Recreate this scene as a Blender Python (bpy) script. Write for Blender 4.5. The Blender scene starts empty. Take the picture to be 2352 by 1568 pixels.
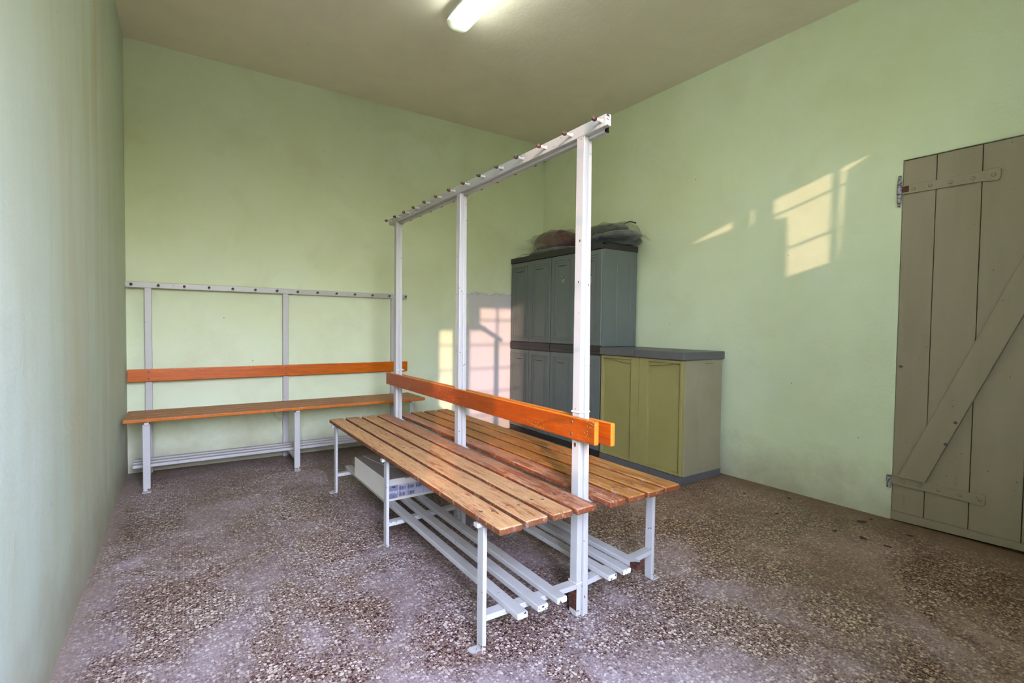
import bpy, bmesh, math, random
from mathutils import Vector, Matrix, Euler, noise, geometry
random.seed(7)
sc = bpy.context.scene
C = sc.collection
# ---------------------------------------------------------------- camera
F_PX = 1124.7
RT = Vector((0.83029553, -0.55718344, 0.01248772))
UP = Vector((0.00678815, 0.03251532, 0.99944819))
FW = Vector((0.55728202, 0.8297526, -0.03077957))
cd = bpy.data.cameras.new('camera'); cam = bpy.data.objects.new('camera', cd); C.objects.link(cam)
cd.sensor_fit = 'HORIZONTAL'; cd.sensor_width = 36; cd.lens = 36 * F_PX / 2352
cd.clip_start = .05; cd.clip_end = 200
m = Matrix((RT, UP, -FW)).transposed().to_4x4(); m.translation = Vector((0, 0, 1.04)); cam.matrix_world = m
sc.camera = cam
# ---------------------------------------------------------------- view and sky
sc.view_settings.view_transform = 'Standard'; sc.view_settings.look = 'None'
sc.view_settings.gamma = 1; sc.view_settings.use_curve_mapping = False
sc.view_settings.exposure = 0.38
SUN_V = Vector((.5, 1, -.281)).normalized()          # the way the low sun travels
w = bpy.data.worlds.new('sky'); sc.world = w; w.use_nodes = True
nt = w.node_tree; nt.nodes.clear()
wo = nt.nodes.new('ShaderNodeOutputWorld'); bg = nt.nodes.new('ShaderNodeBackground'); sk = nt.nodes.new('ShaderNodeTexSky')
nt.nodes.remove(sk)
tcw = nt.nodes.new('ShaderNodeTexCoord'); sxw = nt.nodes.new('ShaderNodeSeparateXYZ'); rw = nt.nodes.new('ShaderNodeValToRGB')
nt.links.new(tcw.outputs['Generated'], sxw.inputs[0]); nt.links.new(sxw.outputs[2], rw.inputs[0]); nt.links.new(rw.outputs[0], bg.inputs[0])
mpw = nt.nodes.new('ShaderNodeMapRange'); mpw.inputs['From Min'].default_value = -1; nt.links.new(sxw.outputs[2], mpw.inputs[0]); nt.links.new(mpw.outputs[0], rw.inputs[0])
while len(rw.color_ramp.elements) < 6: rw.color_ramp.elements.new(.5)
# dim ground below the horizon, dim band added to keep the upper walls dark, then pale to blue sky (position = (z + 1) / 2)
for el, (p_, c_) in zip(rw.color_ramp.elements, ((.49, (.025, .022, .015)), (.505, (.20, .19, .14)), (.555, (.42, .42, .38)), (.61, (.74, .80, 1.10)), (.70, (.68, .78, 1.18)), (1., (.40, .52, 1.05)))):
    el.position = p_; el.color = (*c_, 1)
bg.inputs[1].default_value = 72.0; nt.links.new(bg.outputs[0], wo.inputs[0])
sd = bpy.data.lights.new('sun', 'SUN'); sun = bpy.data.objects.new('sun', sd); C.objects.link(sun)
sd.energy = 3.5; sd.angle = .0095; sd.color = (1, .64, .52)
sun.rotation_euler = SUN_V.to_track_quat('-Z', 'Y').to_euler()
Y0 = -.38                                             # inner face of the window wall behind the camera
for (x0, x1, z0, z1) in ((-.3, -.15, 0.02, 2.28), (.02, .60, 0.02, 2.49), (2.15, 2.4, 1.95, 2.49)):
    pd = bpy.data.lights.new('sky_portal', 'AREA'); po = bpy.data.objects.new('sky_portal', pd); C.objects.link(po)
    pd.shape = 'RECTANGLE'; pd.size = x1 - x0; pd.size_y = z1 - z0; pd.cycles.is_portal = True
    po.location = ((x0 + x1) / 2, Y0 - .02, (z0 + z1) / 2); po.rotation_euler = Vector((0, 1, 0)).to_track_quat('-Z', 'Z').to_euler()
sc.cycles.max_bounces = 7; sc.cycles.diffuse_bounces = 6; sc.cycles.glossy_bounces = 2; sc.cycles.transparent_max_bounces = 12
sc.cycles.sample_clamp_indirect = 6; sc.cycles.use_denoising = True

# ---------------------------------------------------------------- node helpers
class M:
    def __init__(s, name, rough=.5, color=(.8, .8, .8), spec=.5, metal=0):
        s.m = bpy.data.materials.new(name); s.m.use_nodes = True; s.t = s.m.node_tree; s.n = s.t.nodes
        s.b = s.n['Principled BSDF']; s.b.inputs['Roughness'].default_value = rough
        s.b.inputs['Base Color'].default_value = (*color, 1); s.b.inputs['Specular IOR Level'].default_value = spec
        s.b.inputs['Metallic'].default_value = metal
    def k(s, a, b): s.t.links.new(a, b)
    def N(s, t, **kw):
        n = s.n.new('ShaderNode' + t)
        for a, v in kw.items(): setattr(n, a, v)
        return n
    def coord(s, scale=(1, 1, 1), loc=(0, 0, 0), rnd=False, rot=(0, 0, 0)):
        tc = s.N('TexCoord'); mp = s.N('Mapping'); mp.inputs['Scale'].default_value = scale; mp.inputs['Location'].default_value = loc
        mp.inputs['Rotation'].default_value = rot
        src = tc.outputs['Object']
        if rnd:
            oi = s.N('ObjectInfo'); ad = s.N('VectorMath', operation='MULTIPLY_ADD'); cb = s.N('CombineXYZ')
            for i in range(3): s.k(oi.outputs['Random'], cb.inputs[i])
            ad.inputs[1].default_value = (37, 23, 11); s.k(cb.outputs[0], ad.inputs[0]); s.k(src, ad.inputs[2]); src = ad.outputs[0]
        s.k(src, mp.inputs[0]); return mp.outputs[0]
    def noise(s, vec, scale, detail=4, rough=.55, dist=0):
        n = s.N('TexNoise'); n.inputs['Scale'].default_value = scale; n.inputs['Detail'].default_value = detail
        n.inputs['Roughness'].default_value = rough; n.inputs['Distortion'].default_value = dist; s.k(vec, n.inputs[0]); return n.outputs[0]
    def vor(s, vec, scale, feat='F1', out='Distance', rnd=1):
        n = s.N('TexVoronoi', feature=feat); n.inputs['Scale'].default_value = scale; n.inputs['Randomness'].default_value = rnd
        s.k(vec, n.inputs[0]); return n.outputs[out]
    def ramp(s, f, pts, interp='LINEAR'):
        r = s.N('ValToRGB'); e = r.color_ramp; e.interpolation = interp
        while len(e.elements) < len(pts): e.elements.new(.5)
        for el, (p, c) in zip(e.elements, pts):
            el.position = p; el.color = (*c, 1) if isinstance(c, tuple) else (c, c, c, 1)
        s.k(f, r.inputs[0]); return r.outputs[0]
    def mix(s, f, a, b, mode='MIX'):
        n = s.N('Mix', data_type='RGBA', blend_type=mode)
        for i, v in ((0, f), (6, a), (7, b)):
            if isinstance(v, (int, float)): n.inputs[i].default_value = v
            elif isinstance(v, tuple): n.inputs[i].default_value = (*v, 1)
            else: s.k(v, n.inputs[i])
        return n.outputs[2]
    def math(s, op, a, b=None, clamp=False):
        n = s.N('Math', operation=op, use_clamp=clamp)
        for i, v in ((0, a), (1, b)):
            if v is None: continue
            if isinstance(v, (int, float)): n.inputs[i].default_value = v
            else: s.k(v, n.inputs[i])
        return n.outputs[0]
    def xyz(s, vec):
        n = s.N('SeparateXYZ'); s.k(vec, n.inputs[0]); return n.outputs
    def col(s, c): s.k(c, s.b.inputs['Base Color']); return s
    def bump(s, h, strength=.2, dist=.01):
        n = s.N('Bump'); n.inputs['Strength'].default_value = strength; n.inputs['Distance'].default_value = dist
        s.k(h, n.inputs['Height']); s.k(n.outputs[0], s.b.inputs['Normal']); return s

# ---------------------------------------------------------------- materials
def plaster(name, base, alt, stain=None, stain_amt=.5, patch=None, rough=.75, streak=False, floor_dirt=True):
    a = M(name, rough, spec=.25); v = a.coord()
    c = a.mix(a.ramp(a.noise(v, 1.1, 5), [(.35, 0.), (.65, 1.)]), base, alt)
    c = a.mix(a.ramp(a.noise(v, 5, 6, .65), [(.4, 0.), (.75, .35)]), c, tuple(x * 1.12 for x in base))
    if patch: c = patch(a, v, c)
    if stain:
        sv = a.coord((2.2, 2.2, .28)) if streak else v
        z = a.xyz(v)[2]
        msk = a.ramp(a.noise(sv, 2.3, 5, .6, .5), [(.48, 0.), (.72, stain_amt)])
        c = a.mix(msk, c, stain)
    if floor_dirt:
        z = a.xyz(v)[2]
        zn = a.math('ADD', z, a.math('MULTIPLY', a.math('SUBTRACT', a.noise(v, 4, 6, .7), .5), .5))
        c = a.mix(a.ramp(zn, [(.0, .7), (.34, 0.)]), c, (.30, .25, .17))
    sp = a.ramp(a.vor(v, 7), [(.022, 1.), (.045, 0.)])
    keep = a.ramp(a.noise(v, 2.1, 2), [(.55, 0.), (.6, 1.)])
    c = a.mix(a.math('MULTIPLY', a.math('MULTIPLY', sp, keep), .6), c, (.08, .06, .04))
    a.col(c)
    h = a.math('ADD', a.noise(v, 2.6, 7, .66), a.math('MULTIPLY', a.noise(v, 60, 3), .12))
    return a.bump(h, .35, .02)
GREEN = (.60, .645, .39); GREEN2 = (.65, .70, .48)
def left_patch(a, v, c):
    s_ = a.xyz(v)
    mk = a.ramp(a.noise(a.coord((1, 1, .12)), 5.5, 5, .6, .3), [(.45, 0.), (.7, .55)])
    dy = a.math('ABSOLUTE', a.math('SUBTRACT', s_[1], 2.75)); near = a.ramp(dy, [(.35, 1.), (1.1, 0.)])
    c = a.mix(a.math('MULTIPLY', mk, near), c, (.46, .36, .17))
    sx = a.ramp(a.noise(a.coord((1, 1, .3)), 14, 4, .6), [(.70, 0.), (.74, .8)])
    low = a.ramp(s_[2], [(.15, 1.), (.6, 0.)])
    return a.mix(a.math('MULTIPLY', sx, low), c, (.75, .75, .74))
def back_patch(a, v, c):
    s_ = a.xyz(v)
    n_ = a.math('MULTIPLY', a.math('SUBTRACT', a.noise(v, 7, 6, .7), .5), .22)
    mx = a.ramp(a.math('ADD', s_[0], n_), [(2.24, 0.), (2.25, 1.)]) if False else a.math('GREATER_THAN', a.math('ADD', s_[0], n_), 2.27)
    mz = a.math('LESS_THAN', a.math('ADD', s_[2], n_), 1.375)
    rim = a.math('GREATER_THAN', a.math('ADD', s_[2], n_), 1.355)
    c = a.mix(a.math('MULTIPLY', mx, mz), c, (.60, .555, .56))
    return a.mix(a.math('MULTIPLY', a.math('MULTIPLY', a.math('MULTIPLY', mx, mz), rim), .35), c, (.34, .30, .30))
m_wall_back = plaster('pale_green_plaster_back', GREEN, GREEN2, (.50, .50, .27), .35, back_patch)
m_wall_left = plaster('pale_green_plaster_left', (.49, .55, .415), (.53, .59, .48), (.47, .42, .25), .35, left_patch, streak=True)
m_wall = plaster('pale_green_plaster', GREEN, GREEN2, (.54, .56, .33), .35)
m_ceil = plaster('cream_ceiling_paint', (.80, .73, .56), (.83, .76, .60), (.70, .62, .45), .4, floor_dirt=False)

def make_floor():
    a = M('terrazzo_tiles', .5, spec=.35); v = a.coord(); s_ = a.xyz(v)
    dv = a.N('VectorMath', operation='ADD'); nz = a.N('TexNoise'); nz.inputs['Scale'].default_value = 60; a.k(v, nz.inputs[0])
    sc_ = a.N('VectorMath', operation='SCALE'); sc_.inputs['Scale'].default_value = .008; a.k(nz.outputs['Color'], sc_.inputs[0])
    a.k(v, dv.inputs[0]); a.k(sc_.outputs[0], dv.inputs[1]); v2 = dv.outputs[0]
    def chips(scale, rad):
        vo = a.N('TexVoronoi', feature='F1'); vo.inputs['Scale'].default_value = scale; a.k(v2, vo.inputs[0])
        r = a.N('SeparateColor'); a.k(vo.outputs['Color'], r.inputs[0])
        return r.outputs[0], a.math('LESS_THAN', vo.outputs['Distance'], a.math('ADD', rad, a.math('MULTIPLY', a.math('SUBTRACT', r.outputs[1], .5), .28)))
    base = a.mix(a.ramp(a.noise(v2, 120, 3), [(.35, 0.), (.65, 1.)]), (.26, .185, .155), (.42, .33, .285))
    r2, e2 = chips(200, .34); r1, e1 = chips(82, .40); r3, e3 = chips(120, .38)
    base = a.mix(e2, base, a.ramp(r2, [(0, (.085, .035, .030)), (.50, (.24, .16, .13)), (.66, (.66, .58, .48))], 'CONSTANT'))
    base = a.mix(e3, base, a.ramp(r3, [(0, (.075, .026, .024)), (.42, (.14, .06, .05)), (.60, (.36, .27, .22)), (.74, (.74, .68, .58))], 'CONSTANT'))
    c = a.mix(a.math('MULTIPLY', e1, a.math('GREATER_THAN', r1, .35)), base, a.ramp(r1, [(0, (.08, .03, .028)), (.56, (.76, .68, .55)), (.8, (.92, .87, .78))], 'CONSTANT'))
    # grout
    def line(o, off):
        q = a.math('FRACT', a.math('DIVIDE', a.math('ADD', o, off), .2465))
        return a.math('LESS_THAN', q, .008)
    wob = a.math('MULTIPLY', a.noise(v, 9, 2), .003)
    g = a.math('MAXIMUM', line(a.math('ADD', s_[0], wob), .2535 + 2 * .2465), line(a.math('ADD', s_[1], wob), -1.906 + 20 * .2465))
    c = a.mix(a.math('MULTIPLY', g, .6), c, (.44, .40, .38))
    # tile to tile tone, dusty smears and brown dirt near the walls
    dust = a.ramp(a.noise(v, 2.6, 7, .68, .8), [(.45, 0.), (.66, .60)])
    c = a.mix(dust, c, (.66, .57, .61))
    dirt = a.ramp(a.noise(a.coord(loc=(5, 3, 0)), 1.9, 6, .66, .5), [(.42, 0.), (.66, .75)])
    c = a.mix(dirt, c, (.6, .5, .42), 'MULTIPLY')
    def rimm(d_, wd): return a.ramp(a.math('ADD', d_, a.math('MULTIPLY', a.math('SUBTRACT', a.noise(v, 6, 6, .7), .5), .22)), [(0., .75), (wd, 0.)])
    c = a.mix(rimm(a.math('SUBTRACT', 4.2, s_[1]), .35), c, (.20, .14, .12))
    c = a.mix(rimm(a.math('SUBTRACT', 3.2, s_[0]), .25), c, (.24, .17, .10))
    c = a.mix(rimm(a.math('ADD', s_[0], .33), .10), c, (.42, .34, .28))
    right_shade = a.ramp(a.math('ADD', s_[0], a.math('MULTIPLY', a.math('SUBTRACT', a.noise(v, 2.2, 5, .65), .5), 1.6)), [(1.5, 0.), (2.2, 1.)]) if False else a.math('MULTIPLY', a.math('SUBTRACT', a.math('ADD', s_[0], a.math('MULTIPLY', a.noise(v, 2.2, 5, .65), 1.4)), 2.1), 1.2, True)
    c = a.mix(right_shade, c, (.86, .74, .56), 'MULTIPLY')  # browner, darker right side: the weaker light there put into the colour
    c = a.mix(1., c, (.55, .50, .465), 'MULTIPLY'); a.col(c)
    a.k(a.ramp(dust, [(0, .42), (.6, .75)]), a.b.inputs['Roughness'])
    return a
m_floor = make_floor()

def paint_white(name, rusty=1.0):
    a = M(name, .38, spec=.5); v = a.coord(rnd=True); lv = a.coord(); s_ = a.xyz(lv)
    c = a.mix(a.ramp(a.noise(v, 6, 4), [(.4, 0.), (.7, .5)]), (.44, .418, .375), (.39, .365, .32))
    sp = a.math('LESS_THAN', a.vor(v, 55), .16); keep = a.math('GREATER_THAN', a.noise(v, 17, 2), .60)
    c = a.mix(a.math('MULTIPLY', sp, keep), c, (.16, .06, .03))
    zz = a.math('ADD', s_[2], a.math('MULTIPLY', a.noise(v, 30, 4, .7), .05))
    rn = a.math('MULTIPLY', a.math('LESS_THAN', zz, .045), a.math('GREATER_THAN', a.noise(v, 26, 5, .7), .53))
    c = a.mix(a.math('MULTIPLY', rn, rusty), c, (.13, .06, .035))
    tn = a.N('TexCoord'); up_ = a.ramp(a.xyz(tn.outputs['Normal'])[2], [(.7, 0.), (.95, .55)])
    c = a.mix(a.math('MULTIPLY', up_, a.ramp(a.noise(v, 11, 5, .7), [(.3, .4), (.65, 1.)])), c, (.27, .235, .19))
    a.col(c); return a.bump(a.noise(v, 90, 3), .08, .004)
m_white = paint_white('chipped_white_paint')
m_rail_end = M('chipped_end_cap'); 
def chipped():
    a = m_rail_end; v = a.coord()
    c = a.mix(a.math('GREATER_THAN', a.noise(v, 75, 4, .7), .57), (.78, .77, .76), (.03, .035, .045)); a.col(c)
chipped()
m_rust = M('rust', .85, spec=.2)
def rst():
    a = m_rust; v = a.coord(); a.col(a.ramp(a.noise(v, 45, 6, .7), [(.35, (.03, .012, .010)), (.6, (.11, .04, .022)), (.8, (.30, .11, .03))])); a.bump(a.noise(v, 60, 5), .6, .004)
rst()
m_knob = M('rusty_brown_knob', .5); m_knob.col(m_knob.ramp(m_knob.noise(m_knob.coord(rnd=True), 90, 4), [(.4, (.035, .018, .013)), (.7, (.13, .05, .02))]))
m_screw = M('dark_screw_head', .4, (.13, .11, .10), metal=.6)
m_tie = M('aged_cable_tie', .45, (.62, .54, .42))

def wood(name, varn, varn2, bare, bare2, worn, edge_worn=.5, rough=.42, specks=.5, side=None):
    a = M(name, rough, spec=.3); v = a.coord(rnd=True)
    vg = a.coord((1.8, 38, 38), rnd=True); vf = a.coord((9, 150, 150), rnd=True)
    g = a.noise(vg, 1.6, 6, .62, .6); f = a.noise(vf, 1, 4, .7)
    gm = a.ramp(g, [(.32, 0.), (.68, 1.)])
    cv = a.mix(gm, varn, varn2)
    cb = a.mix(gm, bare, bare2)
    wv = a.coord((4.2, 13, 13), rnd=True)
    wn = a.math('ADD', a.noise(wv, 1.7, 9, .74, .4), a.math('MULTIPLY', a.math('SUBTRACT', f, .5), .75))
    wm = a.ramp(wn, [(.53 - worn * .25, 0.), (.60 - worn * .25, 1.)])
    c = a.mix(wm, cv, cb)
    if side:
        tn = a.N('TexCoord'); nz_ = a.xyz(tn.outputs['Normal'])[2]
        up_ = a.ramp(a.math('ADD', nz_, a.math('MULTIPLY', a.math('SUBTRACT', f, .5), .9)), [(.30, 0.), (.62, 1.)])
        c = a.mix(up_, a.mix(a.math('MULTIPLY', a.math('GREATER_THAN', a.noise(v, 22, 5, .7), .60), .7), side, bare2), c)
    c = a.mix(a.ramp(f, [(.30, .45), (.5, 0.)]), c, (.13, .055, .02))
    if not side:
        tn = a.N('TexCoord'); nz_ = a.xyz(tn.outputs['Normal'])
        ed = a.math('MAXIMUM', nz_[2], a.math('ABSOLUTE', nz_[0]))
        em = a.ramp(a.math('ADD', ed, a.math('MULTIPLY', a.math('SUBTRACT', a.noise(v, 30, 5, .7), .5), 1.1)), [(.45, 0.), (.85, .75)])
        c = a.mix(em, c, tuple(q * 1.15 for q in bare))
    c = a.mix(1., c, a.ramp(a.noise(a.coord((14, 220, 220), rnd=True), 1, 3, .7), [(.3, .74), (.62, 1.)]), 'MULTIPLY')
    c = a.mix(a.ramp(a.noise(v, 38, 6, .75), [(.54, 0.), (.74, .38)]), c, (.62, .50, .40)) if side else c
    # scratches and flaked specks
    s1 = a.math('LESS_THAN', a.vor(a.coord((60, 120, 120), rnd=True), 1.6), .18); k1 = a.math('GREATER_THAN', a.noise(v, 7, 3), .64 - specks * .08)
    c = a.mix(a.math('MULTIPLY', a.math('MULTIPLY', s1, k1), specks), c, (.86, .52, .2))
    s2 = a.ramp(a.noise(a.coord((3, 30, 30), rnd=True, rot=(0, 0, .12)), 2.2, 2), [(.70, 0.), (.715, .5)])
    c = a.mix(a.math('MULTIPLY', s2, specks), c, bare2)
    a.col(c); a.k(a.ramp(wm, [(0, rough - .08), (1, .62)]), a.b.inputs['Roughness'])
    return a.bump(a.math('ADD', g, a.math('MULTIPLY', f, .4)), .22, .003)
m_board = wood('varnished_orange_board', (.42, .068, .002), (.30, .042, .001), (.56, .19, .02), (.5, .15, .012), -.75, specks=.8)
m_board2 = wood('varnished_amber_board', (.60, .13, .0), (.46, .085, .0), (.6, .3, .08), (.5, .2, .04), -.75, specks=.2)
m_slat = wood('worn_tan_slat', (.38, .115, .030), (.24, .065, .018), (.56, .315, .14), (.46, .225, .09), .62, specks=.55, rough=.5, side=(.16, .05, .016))
m_slat_in = wood('less_worn_red_brown_slat', (.31, .095, .036), (.23, .062, .026), (.50, .24, .12), (.38, .15, .07), .30, specks=.5, rough=.45, side=(.19, .05, .016))
m_slat_b = wood('golden_brown_slat', (.32, .105, .014), (.22, .065, .01), (.46, .21, .055), (.34, .125, .022), .38, specks=.4, rough=.45, side=(.17, .045, .012))
m_slat_w = wood('amber_edged_slat', (.40, .125, .015), (.30, .09, .01), (.42, .20, .085), (.33, .15, .06), .50, specks=.3, rough=.5, side=(.55, .13, .004))

def plastic(name, c1, c2, rough=.42, spots=0.0, scale=3):
    a = M(name, rough, spec=.45); v = a.coord()
    c = a.mix(a.ramp(a.noise(v, scale, 6, .65), [(.35, 0.), (.7, 1.)]), c1, c2)
    if spots:
        sp = a.math('LESS_THAN', a.vor(a.coord(), 34), .12); kp = a.math('GREATER_THAN', a.noise(v, 9, 2), .58)
        c = a.mix(a.math('MULTIPLY', a.math('MULTIPLY', sp, kp), spots), c, tuple(x * .6 for x in c1))
    a.col(c); return a.bump(a.noise(v, 260, 2), .04, .002)
m_grey = plastic('blue_grey_plastic', (.105, .122, .108), (.125, .14, .125))
m_black = plastic('black_plastic', (.018, .016, .017), (.026, .022, .022), .3)
m_olive = plastic('olive_green_plastic', (.25, .21, .066), (.285, .245, .09), .5, .5)
m_beige = plastic('dusty_beige_plastic', (.255, .215, .125), (.30, .26, .165), .5, .3)
m_lid = plastic('dark_grey_plastic', (.085, .083, .082), (.105, .10, .098), .48)

def door_paint():
    a = M('taupe_door_paint', .5, spec=.35); v = a.coord()
    c = a.mix(a.ramp(a.noise(a.coord((4, 4, .6)), 2, 5, .6), [(.3, 0.), (.7, 1.)]), (.22, .175, .105), (.255, .205, .13))
    sp = a.math('LESS_THAN', a.vor(a.coord((1, 1, .6)), 34), .085); kp = a.math('GREATER_THAN', a.noise(v, 5, 2), .55)
    c = a.mix(a.math('MULTIPLY', a.math('MULTIPLY', sp, kp), .7), c, (.06, .045, .03))
    z = a.xyz(v)[2]
    c = a.mix(a.ramp(a.math('ADD', z, a.math('MULTIPLY', a.noise(v, 5, 5), .3)), [(.1, .45), (.6, 0.)]), c, (.17, .13, .075))
    a.col(c); return a.bump(a.math('ADD', a.noise(a.coord((12, 12, 1.2)), 3, 5), a.noise(v, 30, 3)), .2, .004)
m_door = door_paint()
m_hinge = M('peeling_grey_hinge', .5); m_hinge.col(m_hinge.mix(m_hinge.math('GREATER_THAN', m_hinge.noise(m_hinge.coord(), 90, 5, .7), .52), (.30, .29, .30), (.07, .04, .03)))
m_gap = M('dark_gap', .9, (.012, .01, .008), spec=.1)
m_card = plastic('off_white_carton', (.78, .72, .60), (.82, .77, .66), .75, 0, 8)
m_card_in = plastic('brown_grey_carton_top', (.27, .225, .19), (.32, .27, .23), .8, 0, 8)
m_lab = M('lilac_label', .6, (.26, .26, .34)); m_lab2 = M('pale_sticker', .6, (.55, .53, .62)); m_ink = M('barcode_ink', .6, (.05, .04, .07))
m_inkw = M('white_lettering', .6, (.8, .8, .85))
def fabric(name, c1, c2, sc=14):
    a = M(name, .85, spec=.2); v = a.coord(); a.col(a.mix(a.ramp(a.noise(v, sc, 5), [(.35, 0.), (.65, 1.)]), c1, c2))
    a.b.inputs['Sheen Weight'].default_value = .3; return a.bump(a.noise(v, 300, 2), .2, .002)
m_maroon = fabric('maroon_cloth', (.06, .014, .014), (.11, .028, .025))
m_dark = fabric('charcoal_cloth', (.022, .026, .024), (.06, .065, .06), 9)
m_midgrey = fabric('grey_cloth', (.085, .083, .078), (.15, .145, .13), 9)
m_navy = fabric('navy_cloth', (.02, .025, .05), (.03, .035, .07), 9)
def film():
    mt = bpy.data.materials.new('clear_plastic_film'); mt.use_nodes = True; t = mt.node_tree; n = t.nodes; n.clear()
    o = n.new('ShaderNodeOutputMaterial'); tr = n.new('ShaderNodeBsdfTransparent'); gl = n.new('ShaderNodeBsdfGlossy'); df = n.new('ShaderNodeBsdfDiffuse')
    fr = n.new('ShaderNodeLayerWeight'); fr.inputs[0].default_value = .38; gl.inputs['Roughness'].default_value = .10; tr.inputs[0].default_value = (.93, .93, .9, 1)
    df.inputs[0].default_value = (.8, .8, .76, 1)
    a1 = n.new('ShaderNodeMixShader'); a2 = n.new('ShaderNodeMixShader'); mr = n.new('ShaderNodeMath'); mr.operation = 'MULTIPLY_ADD'; mr.inputs[1].default_value = .38; mr.inputs[2].default_value = .03
    t.links.new(fr.outputs['Facing'], mr.inputs[0]); t.links.new(mr.outputs[0], a1.inputs[0]); t.links.new(tr.outputs[0], a1.inputs[1]); t.links.new(gl.outputs[0], a1.inputs[2])
    a2.inputs[0].default_value = .012; t.links.new(a1.outputs[0], a2.inputs[1]); t.links.new(df.outputs[0], a2.inputs[2])
    tc = n.new('ShaderNodeTexCoord'); no = n.new('ShaderNodeTexNoise'); no.inputs['Scale'].default_value = 26; no.inputs['Detail'].default_value = 4; no.inputs['Distortion'].default_value = 1.5
    bu = n.new('ShaderNodeBump'); bu.inputs['Strength'].default_value = .9; bu.inputs['Distance'].default_value = .02
    t.links.new(tc.outputs['Object'], no.inputs[0]); t.links.new(no.outputs[0], bu.inputs['Height']); t.links.new(bu.outputs[0], gl.inputs['Normal']); t.links.new(bu.outputs[0], fr.inputs['Normal'])
    t.links.new(a2.outputs[0], o.inputs[0]); return mt
m_film = film()
m_tray = M('lamp_tray', .5, (.78, .78, .70)); 
def emit(name, col, st):
    a = M(name, .5, col); a.b.inputs['Emission Color'].default_value = (*col, 1); a.b.inputs['Emission Strength'].default_value = st; return a
m_tube = emit('lit_tube', (.90, .97, 1.0), 34)
def cover():
    mt = bpy.data.materials.new('clear_lamp_cover'); mt.use_nodes = True; t = mt.node_tree; n = t.nodes; n.clear()
    o = n.new('ShaderNodeOutputMaterial'); tr = n.new('ShaderNodeBsdfTransparent'); gl = n.new('ShaderNodeBsdfTranslucent'); g2 = n.new('ShaderNodeBsdfGlossy')
    tr.inputs[0].default_value = (.95, .96, .88, 1); gl.inputs[0].default_value = (.8, .85, .7, 1); g2.inputs['Roughness'].default_value = .2
    a1 = n.new('ShaderNodeMixShader'); a1.inputs[0].default_value = .07; a2 = n.new('ShaderNodeMixShader'); a2.inputs[0].default_value = .06
    t.links.new(tr.outputs[0], a1.inputs[1]); t.links.new(gl.outputs[0], a1.inputs[2]); t.links.new(a1.outputs[0], a2.inputs[1]); t.links.new(g2.outputs[0], a2.inputs[2]); t.links.new(a2.outputs[0], o.inputs[0]); return mt
m_cover = cover()
m_dome = M('smoky_dome', .12, (.02, .02, .018), spec=.8); m_dome_base = M('dome_base', .5, (.35, .34, .28))
m_frame = M('window_frame_paint', .5, (.55, .53, .48))
m_leaf = M('dry_debris', .9, (.035, .022, .012))
m_string = M('grey_string', .9, (.40, .36, .28))
m_horse = M('black_sticker_ink', .5, (.01, .01, .01)); m_disc = M('pale_sticker_disc', .5, (.21, .25, .20))

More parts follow.
